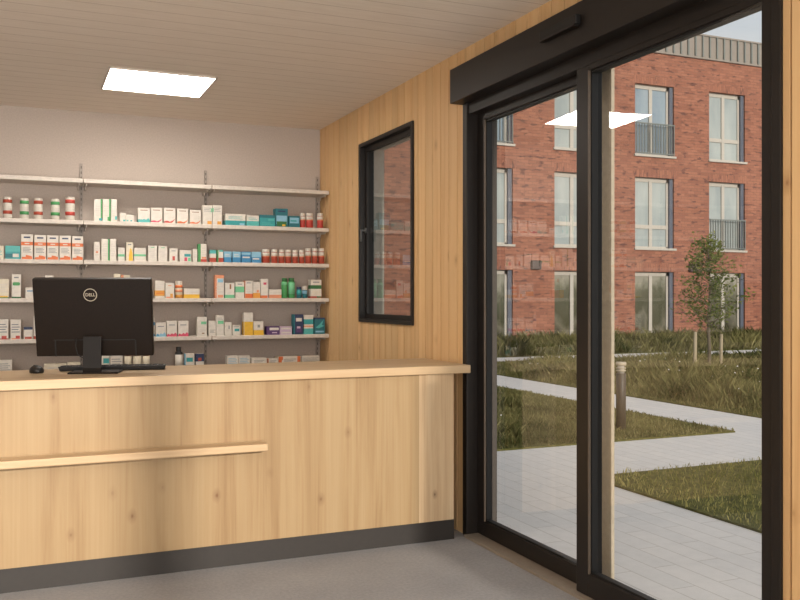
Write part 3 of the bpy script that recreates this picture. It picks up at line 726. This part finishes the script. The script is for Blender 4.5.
box(5, 293.5, 303.3, 314.4, 'tall navy box with pale title label, fifth shelf', 'navy', patch('white', .25, .85, .65, .82) + lst('dteal', .14) + patch('purple', .3, .8, .1, .35) + patch('lilac', .35, .7, .3, .4))
box(5, 304, 313.4, 315, 'tall white and teal box beside the navy box', 'white', band('teal', .52, .78) + band('aqua', 0, .3) + band('salmon', .38, .44))
box(5, 314.4, 325, 317.7, 'dark teal patterned box at the timber wall end of the fifth shelf', 'dteal', [('poly', [(.1, .4), (.5, .6), (.9, .9), (.7, .55), (.95, .5), (.4, .35)], 'aqua')] + patch('lblue', .1, .9, .1, .2) + band('navy', .9, 1))
# ---- lowest shelf
box(6, -5, 12, 360.2, 'wide pale grey box cut by the picture edge just above the counter', 'white', lines(.3, .9, 6, 'grey', .1, .9))
box(6, 44, 66.5, 364, 'low wide cream box peeking over the counter left of the monitor stand', 'cream', lines(.5, .9, 2))
box(6, 67.4, 80.5, 362.7, 'cream box over the counter directly left of the monitor stand', 'cream', lines(.5, .9, 2))
box(6, 99.7, 109.6, 355, 'white box with teal patch directly right of the monitor stand', 'white', patch('teal', .35, .95, .62, .85))
box(6, 110.2, 122.7, 355, 'pale grey printed box below the monitor, lowest shelf', 'white', lines(.45, .9, 4, 'grey', .1, .9))
for (u0, u1, lab) in ((124.5, 132, 'first'), (133.5, 142, 'middle'), (143, 150.3, 'last')):
    bottle(6, u0, u1, 352.5, 'amber bottle with cream label below the monitor screen, %s of three' % lab, 'brown', 'black', [(.3, .84, 'cream')], .14, .8, 'amber bottles on the lowest shelf')
bottle(6, 175.5, 183.3, 347, 'dark bottle with black cap and white label on the lowest shelf', 'black', 'black', [(.2, .72, 'white')], .17, .68)
box(6, 185, 194.3, 353.5, 'white box with teal emblem beside the black capped bottle', 'white', patch('teal', .15, .85, .6, .8) + lst('lblue', .08))
box(6, 195.7, 204, 353.8, 'small box with dark picture top and white foot, lowest shelf', 'white', band('navy', .62, 1) + patch('rust', .3, .7, .66, .8))
bl = lines(.55, .92, 4, 'lblue', .1, .9)
box(6, 227, 238.4, 355.8, 'pale box with blue print over the counter, left of the touching pair', 'white', bl)
box(6, 238.7, 250, 355.8, 'pale box with blue print over the counter, right of the touching pair', 'white', bl)
box(6, 251.7, 266.8, 357.9, 'low white box right of the blue printed pair, lowest shelf', 'white', lines(.6, .9, 3, 'grey'))
box(6, 268, 278, 358.4, 'small low white box left of the orange ended box', 'white', lines(.6, .9, 3, 'grey') + lst('salmon', .06))
box(6, 278.4, 300.5, 356.3, 'long white box with orange ends on the lowest shelf', 'white', patch('orange', 0, .2, .4, 1) + patch('orange', .86, 1, .4, 1) + patch('white', .15, .25, .5, .75) + lines(.55, .9, 3, 'grey', .25, .8))
box(6, 302, 319.7, 355.8, 'long pale grey box at the timber wall end of the lowest shelf', 'white', lines(.5, .92, 5, 'grey', .06, .94))

# ------------------------------------------------------------------ outside: ground, paths, lawns
b = NB(); bx(b, -30, 60, -40, 60, -.5, -.06); struct('ground', b, M['soil'], 'bare soil under the courtyard', 'ground')
b = NB(); bx(b, WX + WT - .02, 40, -12, 18.05, -.1, -.02); struct('paving', b, M['pave'], 'pale concrete block paving of the courtyard paths', 'paving')
b = NB(); bx(b, -12, WX + WT - .02, -14, FY - .3, -.1, -.02); struct('forecourt', b, M['pave'], 'pale paving in front of the shop', 'paving')

def lawn(x0, x1, y0, y1, n, hmin, hmax, wmin, wmax, mat, label, seed, dens=None, flowers=0, name='grass', inset=0.0):
    r = random.Random(seed)
    verts, faces, mi = [], [], []
    zb = -.004
    b0 = [(x0, y0, -.05), (x1, y0, -.05), (x1, y1, -.05), (x0, y1, -.05), (x0, y0, zb), (x1, y0, zb), (x1, y1, zb), (x0, y1, zb)]
    verts += b0
    for f in ((4, 5, 6, 7), (0, 1, 5, 4), (1, 2, 6, 5), (2, 3, 7, 6), (3, 0, 4, 7)): faces.append(f); mi.append(1)
    k = 0
    while k < n:
        x, y = r.uniform(x0, x1), r.uniform(y0, y1)
        hs = 1.0
        if dens:
            hs = dens(x, y)
            if hs <= 0: continue
        k += 1
        h = r.uniform(hmin, hmax) * hs; w = r.uniform(wmin, wmax); a = r.uniform(0, 2 * PI)
        dx, dy = math.cos(a) * w, math.sin(a) * w
        lx, ly = r.gauss(0, .3) * h, r.gauss(0, .3) * h; h *= .55 + .45 * abs(math.sin(x * 5.3 + math.cos(y * 4.1) * 2)) * r.uniform(.7, 1.15)
        i = len(verts)
        verts += [(x - dx, y - dy, zb - .005), (x + dx, y + dy, zb - .005), (x + lx * .4 + dx * .6, y + ly * .4 + dy * .6, h * .6), (x + lx, y + ly, h)]
        faces.append((i, i + 1, i + 2, i + 3)); mi.append(0)
    for _ in range(flowers):
        x, y = r.uniform(x0, x1), r.uniform(y0, y1)
        hs = dens(x, y) if dens else 1
        if hs <= .45: continue
        z = r.uniform(.6, 1.05) * hmax * hs; s = r.uniform(.008, .018)
        i = len(verts)
        verts += [(x - s, y, z), (x, y - s, z - .004), (x + s, y, z), (x, y + s, z + .004), (x, y, z + s)]
        faces += [(i, i + 1, i + 4), (i + 1, i + 2, i + 4), (i + 2, i + 3, i + 4), (i + 3, i, i + 4)]; mi += [2] * 4
    me = bpy.data.meshes.new(name); me.from_pydata(verts, [], faces); me.update()
    for m in (mat, M['soil'], M['petal']): me.materials.append(m)
    me.polygons.foreach_set('material_index', mi)
    o = bpy.data.objects.new(name, me); C.objects.link(o)
    return tag(o, label, 'grass', None, 'stuff')
sm = lambda t: max(0, min(1, t))
def dA(x, y):   # corner lawn between the crossing paths: taller towards the left and back
    e = min(y - 7.1, 6.87 - x)
    t = sm((4.95 - x) / .9) if y < 9.5 else sm((5.9 - x) / .7)
    return .12 + .88 * max(.16, t) * sm((y - 7.25) / .6) * sm((6.8 - x) / .5) * sm((16.4 - y) / 3.0)
def dB(x, y):
    e = sm((x - 8.0) / .7)
    return (.12 + .88 * e * (.7 + .3 * math.sin(x * 2.1) * math.cos(y * 1.7))) * (.1 + .9 * sm((16.5 - y) / 2.6)) * (.35 + .65 * sm((y - 7.2) / .8))
lawn(WX + WT + .2, 6.87, 7.10, 16.75, 100000, .10, .36, .003, .007, M['meadow'], 'meadow corner with tall seeding grass and white flowers beyond the door path', 1, dA, 500)
lawn(7.95, 24, 7.10, 16.75, 150000, .14, .50, .003, .007, M['meadow'], 'tall meadow bed around the staked young tree', 2, dB, 260)
lawn(4.08, 12, -6, 5.76, 95000, .012, .05, .0025, .005, M['lawn'], 'short lawn patch right of the door path', 3)
lawn(2.7, 34, 18.05, 21.7, 90000, .10, .58, .004, .008, M['meadow'], 'tall grass strip along the foot of the brick building', 4, lambda x, y: .6 + .4 * math.sin(x * 1.3) ** 2)

# tree and stakes
T = thing('young_tree', 'slender young tree with sparse green crown tied between two stakes', 'tree', (11.07, 12.06, -.02))
r = random.Random(5)
b = NB(); trunk = [(0, 0, 0), (.01, 0, .5), (-.01, .01, 1.0), (.02, 0, 1.5), (.0, .0, 2.0), (-.03, .0, 2.42)]
tube(b, trunk, [.035, .03, .026, .02, .013, .006], 8)
tips = []
for k in range(44):
    t = .33 + .64 * k / 43; z = 2.42 * t; a = k * 2.4 + r.uniform(-.3, .3)
    ln = (.74 * (1 - t) ** .75 + .13) * r.uniform(.75, 1.1) * (1.0 if t > .42 else .85)
    p0 = Vector((0, 0, z)); p2 = p0 + Vector((math.cos(a) * ln, math.sin(a) * ln, ln * r.uniform(.35, .8))); p1 = p0.lerp(p2, .5) + Vector((0, 0, -.03))
    tube(b, [p0, p1, p2], [.008, .006, .003], 5)
    tips.append((p0, p1, p2))
obj('trunk', b, M['bark'], T)
b = NB()
for (p0, p1, p2) in tips:
    for j in range(62):
        t = r.uniform(.2, 1.12); q = (p0.lerp(p1, t * 2) if t < .5 else p1.lerp(p2, t * 2 - 1)) + Vector((r.gauss(0, .055), r.gauss(0, .055), r.gauss(0, .06)))
        s = r.uniform(.022, .044); d = Vector((r.gauss(0, 1), r.gauss(0, 1), r.gauss(0, .6))).normalized(); e = d.cross(Vector((r.gauss(0, 1), r.gauss(0, 1), r.gauss(0, 1)))).normalized()
        quad(b, [q - d * s, q + e * s * .45, q + d * s, q - e * s * .45])
obj('foliage', b, M['leaf'], T)
for (u, v0, v1, Y, lab) in ((695, 332, 381, 11.5, 'thin pale wooden stake left of the young tree'), (721, 334, 377, 12.2, 'thin pale wooden stake right of the young tree')):
    pb = at_z(u, v1, -.02); top = at_y(u, v0, pb.y)
    b = NB(); hgt = top.z + .02
    tube(b, [(0, 0, 0), (0, 0, hgt * .5), (.01, 0, hgt)], [.028, .028, .026], 8)
    tag(obj('tree_stake', b, M['stake'], None, pb), lab, 'stake', 'stakes of the young tree')
BO = thing('bollard_light', 'bronze bollard light standing in the grass behind the steel column', 'bollard', (5.79, 7.60, -.004))
b = NB(); lathe(b, [(.052, 0), (.052, .60), (.05, .602)], 24); obj('post', b, M['bollard'], BO)
b = NB(); lathe(b, [(.035, .602), (.035, .69)], 20); obj('lens', b, M['cream'], BO)
b = NB()
for z in (.625, .652): lathe(b, [(.035, z - .004), (.052, z), (.052, z + .01), (.035, z + .012)], 24)
lathe(b, [(.05, .685), (.054, .688), (.054, .715), (.05, .72)], 24)
obj('louvre', b, M['taupe'], BO)

# ------------------------------------------------------------------ apartment building
FYB = 22.0
BU = thing('apartment_building', 'three storey red brick apartment block across the courtyard', 'building', (17, FYB, 0))
def part(name, b, m, par=BU, label=None):
    for v in b.verts: v.co -= Vector((17, FYB, 0))
    o = obj(name, b, m, par)
    if label: o['label'] = label
    return o
cols = [17.29 + 2.91 * k for k in range(-5, 5) if k != -3]
ww = 1.5
rows = {1: (5.78, 7.98), 2: (2.90, 5.10), 3: (.02, 2.18)}
X0, X1, ZT = 1.0, 33.0, 9.0
xs = sorted([X0, X1] + [c for c in cols] + [c + ww for c in cols])
zs = [-.3, .02, 2.18, 2.90, 5.10, 5.78, 7.98, ZT]
b = NB()
for i, (xa, xb) in enumerate(zip(xs, xs[1:])):
    for (za, zb) in zip(zs, zs[1:]):
        if any(abs(xa - c) < 1e-6 for c in cols) and any(abs(za - q[0]) < 1e-6 for q in rows.values()):
            d = .20   # reveals
            quad(b, [(xa, FYB, za), (xa, FYB + d, za), (xa, FYB + d, zb), (xa, FYB, zb)]); quad(b, [(xb, FYB, za), (xb, FYB + d, za), (xb, FYB + d, zb), (xb, FYB, zb)])
            quad(b, [(xa, FYB, zb), (xb, FYB, zb), (xb, FYB + d, zb), (xa, FYB + d, zb)]); continue
        quad(b, [(xa, FYB, za), (xb, FYB, za), (xb, FYB, zb), (xa, FYB, zb)])
for xe in (X0, X1): quad(b, [(xe, FYB, -.3), (xe, FYB + 11, -.3), (xe, FYB + 11, ZT), (xe, FYB, ZT)])
quad(b, [(X0, FYB + 11, -.3), (X1, FYB + 11, -.3), (X1, FYB + 11, ZT), (X0, FYB + 11, ZT)])
quad(b, [(X0, FYB, ZT), (X1, FYB, ZT), (X1, FYB + 11, ZT), (X0, FYB + 11, ZT)])
part('facade_wall', b, M['brick'])
b = NB(); bx(b, X0 - .06, X1 + .06, FYB - .05, FYB + .2, ZT - .02, ZT + .70); bx(b, X0 - .08, X1 + .08, FYB - .09, FYB + .24, ZT + .70, ZT + .75); bx(b, X0 - .06, X1 + .06, FYB - .07, FYB, ZT - .03, ZT + .03)
part('roof_cladding', b, M['clad'], BU, 'grey standing seam metal parapet')
b = NB(); x = X0
while x < X1:
    bx(b, x, x + .05, FYB - .10, FYB - .05, ZT + .03, ZT + .70); x += .29
part('seam_rib', b, M['rail'])
railings = {(1, 17.29), (2, 20.20), (1, 11.47), (2, 26.02), (1, 23.11)}
for c in cols:
    for rw, (za, zb) in rows.items():
        y = FYB + .13
        b = NB(); f = .07
        bx(b, c, c + f, y, y + .06, za, zb); bx(b, c + ww - f - .13, c + ww - .13, y, y + .06, za, zb); bx(b, c + f, c + ww - f, y, y + .06, zb - f - .06, zb); bx(b, c + f, c + ww - f, y, y + .06, za, za + f)
        mx = c + (ww - .13) / 2
        bx(b, mx - .06, mx + .06, y - .01, y + .06, za + f, zb - f)
        rail = any(rw == q[0] and abs(c - q[1]) < .05 for q in railings)
        if rw != 3 and not rail: bx(b, c + f, c + ww - f, y - .005, y + .06, za + .62, za + .74)
        w = part('window', b, M['cream'])
        b = NB(); quad(b, [(c + f, y + .03, za + f), (c + ww - f, y + .03, za + f), (c + ww - f, y + .03, zb - f), (c + f, y + .03, zb - f)])
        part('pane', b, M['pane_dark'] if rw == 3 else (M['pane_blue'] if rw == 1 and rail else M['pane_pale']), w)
        b = NB(); bx(b, c + ww - .13, c + ww, y - .07, y + .06, za, zb); part('shaded_reveal', b, M['rev_shade'], w)  # strip coloured for the shade on the right reveal
        if rw != 3:
            b = NB(); bx(b, c - .05, c + ww + .05, FYB - .06, FYB + .14, za - .05, za + .015); part('sill', b, M['cream'], w)
        if rw != 3 or True:
            b = NB(); quad(b, [(c - .1, FYB - .004, zb), (c + ww + .1, FYB - .004, zb), (c + ww + .1, FYB - .004, zb + .25), (c - .1, FYB - .004, zb + .25)]); part('lintel', b, M['brickv'])
        if rail:
            b = NB(); z0, z1 = za + .05, za + 1.0
            bx(b, c, c + ww, FYB - .05, FYB - .01, z1 - .04, z1); bx(b, c, c + ww, FYB - .05, FYB - .01, z0, z0 + .03)
            nn = 15
            for k in range(nn):
                x = c + .02 + (ww - .06) * k / (nn - 1); bx(b, x, x + .025, FYB - .045, FYB - .02, z0, z1)
            part('railing', b, M['rail'])
for (u, v) in ((692, 268), (535, 265)):
    p = at_y(u, v, FYB); b = NB(); bx(b, p.x - .16, p.x + .16, FYB - .12, FYB, p.z - .13, p.z + .13); bevel(b, .02, 1); part('wall_lamp', b, M['lampdark'])

# ------------------------------------------------------------------ light
w = bpy.data.worlds.new('sky'); bpy.context.scene.world = w; w.use_nodes = True
nt = w.node_tree; nt.nodes.clear()
o_ = nt.nodes.new('ShaderNodeOutputWorld'); bg = nt.nodes.new('ShaderNodeBackground'); nt.links.new(bg.outputs[0], o_.inputs[0])
tc = nt.nodes.new('ShaderNodeTexCoord'); sx = nt.nodes.new('ShaderNodeSeparateXYZ'); nt.links.new(tc.outputs['Generated'], sx.inputs[0])
rp = nt.nodes.new('ShaderNodeValToRGB'); nt.links.new(sx.outputs[2], rp.inputs[0])
for el, (p, c) in zip([rp.color_ramp.elements[0], rp.color_ramp.elements[1], rp.color_ramp.elements.new(.35)], ((0, (.86, .80, .72, 1)), (1, (.36, .52, .80, 1)), (.35, (.60, .72, .84, 1)))): el.position = p; el.color = c
mp = nt.nodes.new('ShaderNodeMapping'); mp.inputs['Scale'].default_value = (1, 1, 3.5); nt.links.new(tc.outputs['Generated'], mp.inputs[0])
nz = nt.nodes.new('ShaderNodeTexNoise'); nz.inputs['Scale'].default_value = 3.0; nz.inputs['Detail'].default_value = 6; nt.links.new(mp.outputs[0], nz.inputs['Vector'])
cr = nt.nodes.new('ShaderNodeValToRGB'); nt.links.new(nz.outputs['Fac'], cr.inputs[0]); cr.color_ramp.elements[0].position = .42; cr.color_ramp.elements[1].position = .68
mx = nt.nodes.new('ShaderNodeMix'); mx.data_type = 'RGBA'; nt.links.new(cr.outputs[0], mx.inputs[0]); nt.links.new(rp.outputs[0], mx.inputs[6]); mx.inputs[7].default_value = (.92, .92, .92, 1)
nt.links.new(mx.outputs[2], bg.inputs[0]); bg.inputs[1].default_value = .85

sun = bpy.data.lights.new('sun', 'SUN'); sun.energy = 2.95; sun.color = (1, .92, .82); sun.angle = math.radians(1.25)
so = bpy.data.objects.new('sun', sun); C.objects.link(so)
so.rotation_euler = Vector((-.03, 1, -math.tan(math.radians(14)))).to_track_quat('-Z', 'Y').to_euler()

bl_ = bpy.data.lights.new('ceiling_fill', 'AREA'); bl_.shape = 'RECTANGLE'; bl_.size = 4.5; bl_.size_y = 1.0; bl_.energy = 62; bl_.color = (1, .90, .76)  # added fill lamp to lift the ceiling, standing in for ground bounce
bo_ = bpy.data.objects.new('ceiling_fill', bl_); C.objects.link(bo_); bo_.location = (-1.0, -1.9, .25); bo_.rotation_euler = (PI / 2 + 1.0, 0, 0)
al = bpy.data.lights.new('front_fill', 'AREA'); al.shape = 'RECTANGLE'; al.size = 4.6; al.size_y = 2.2; al.energy = 128; al.color = (1, .96, .92); al.spread = math.radians(105)  # added fill lamp imitating sky light through the front opening
ao = bpy.data.objects.new('front_fill', al); C.objects.link(ao); ao.location = (-1.0, -2.15, 1.6); ao.rotation_euler = (PI / 2 + .22, 0, .16)

# ------------------------------------------------------------------ camera
cam = bpy.data.cameras.new('camera'); co = bpy.data.objects.new('camera', cam); C.objects.link(co)
co.location = (0, 0, CH); co.rotation_euler = (PI / 2, 0, -A)
cam.sensor_width = 36; cam.lens = 36 * F / 800; cam.shift_y = (HZ - 300) / 800; cam.clip_start = .05; cam.clip_end = 300
sc = bpy.context.scene; sc.camera = co
sc.view_settings.view_transform = 'Standard'; sc.view_settings.look = 'None'; sc.view_settings.exposure = 0; sc.view_settings.gamma = 1
try:
    sc.cycles.use_denoising = True; sc.cycles.max_bounces = 10; sc.cycles.transparent_max_bounces = 16; sc.cycles.sample_clamp_indirect = 6
except Exception: pass
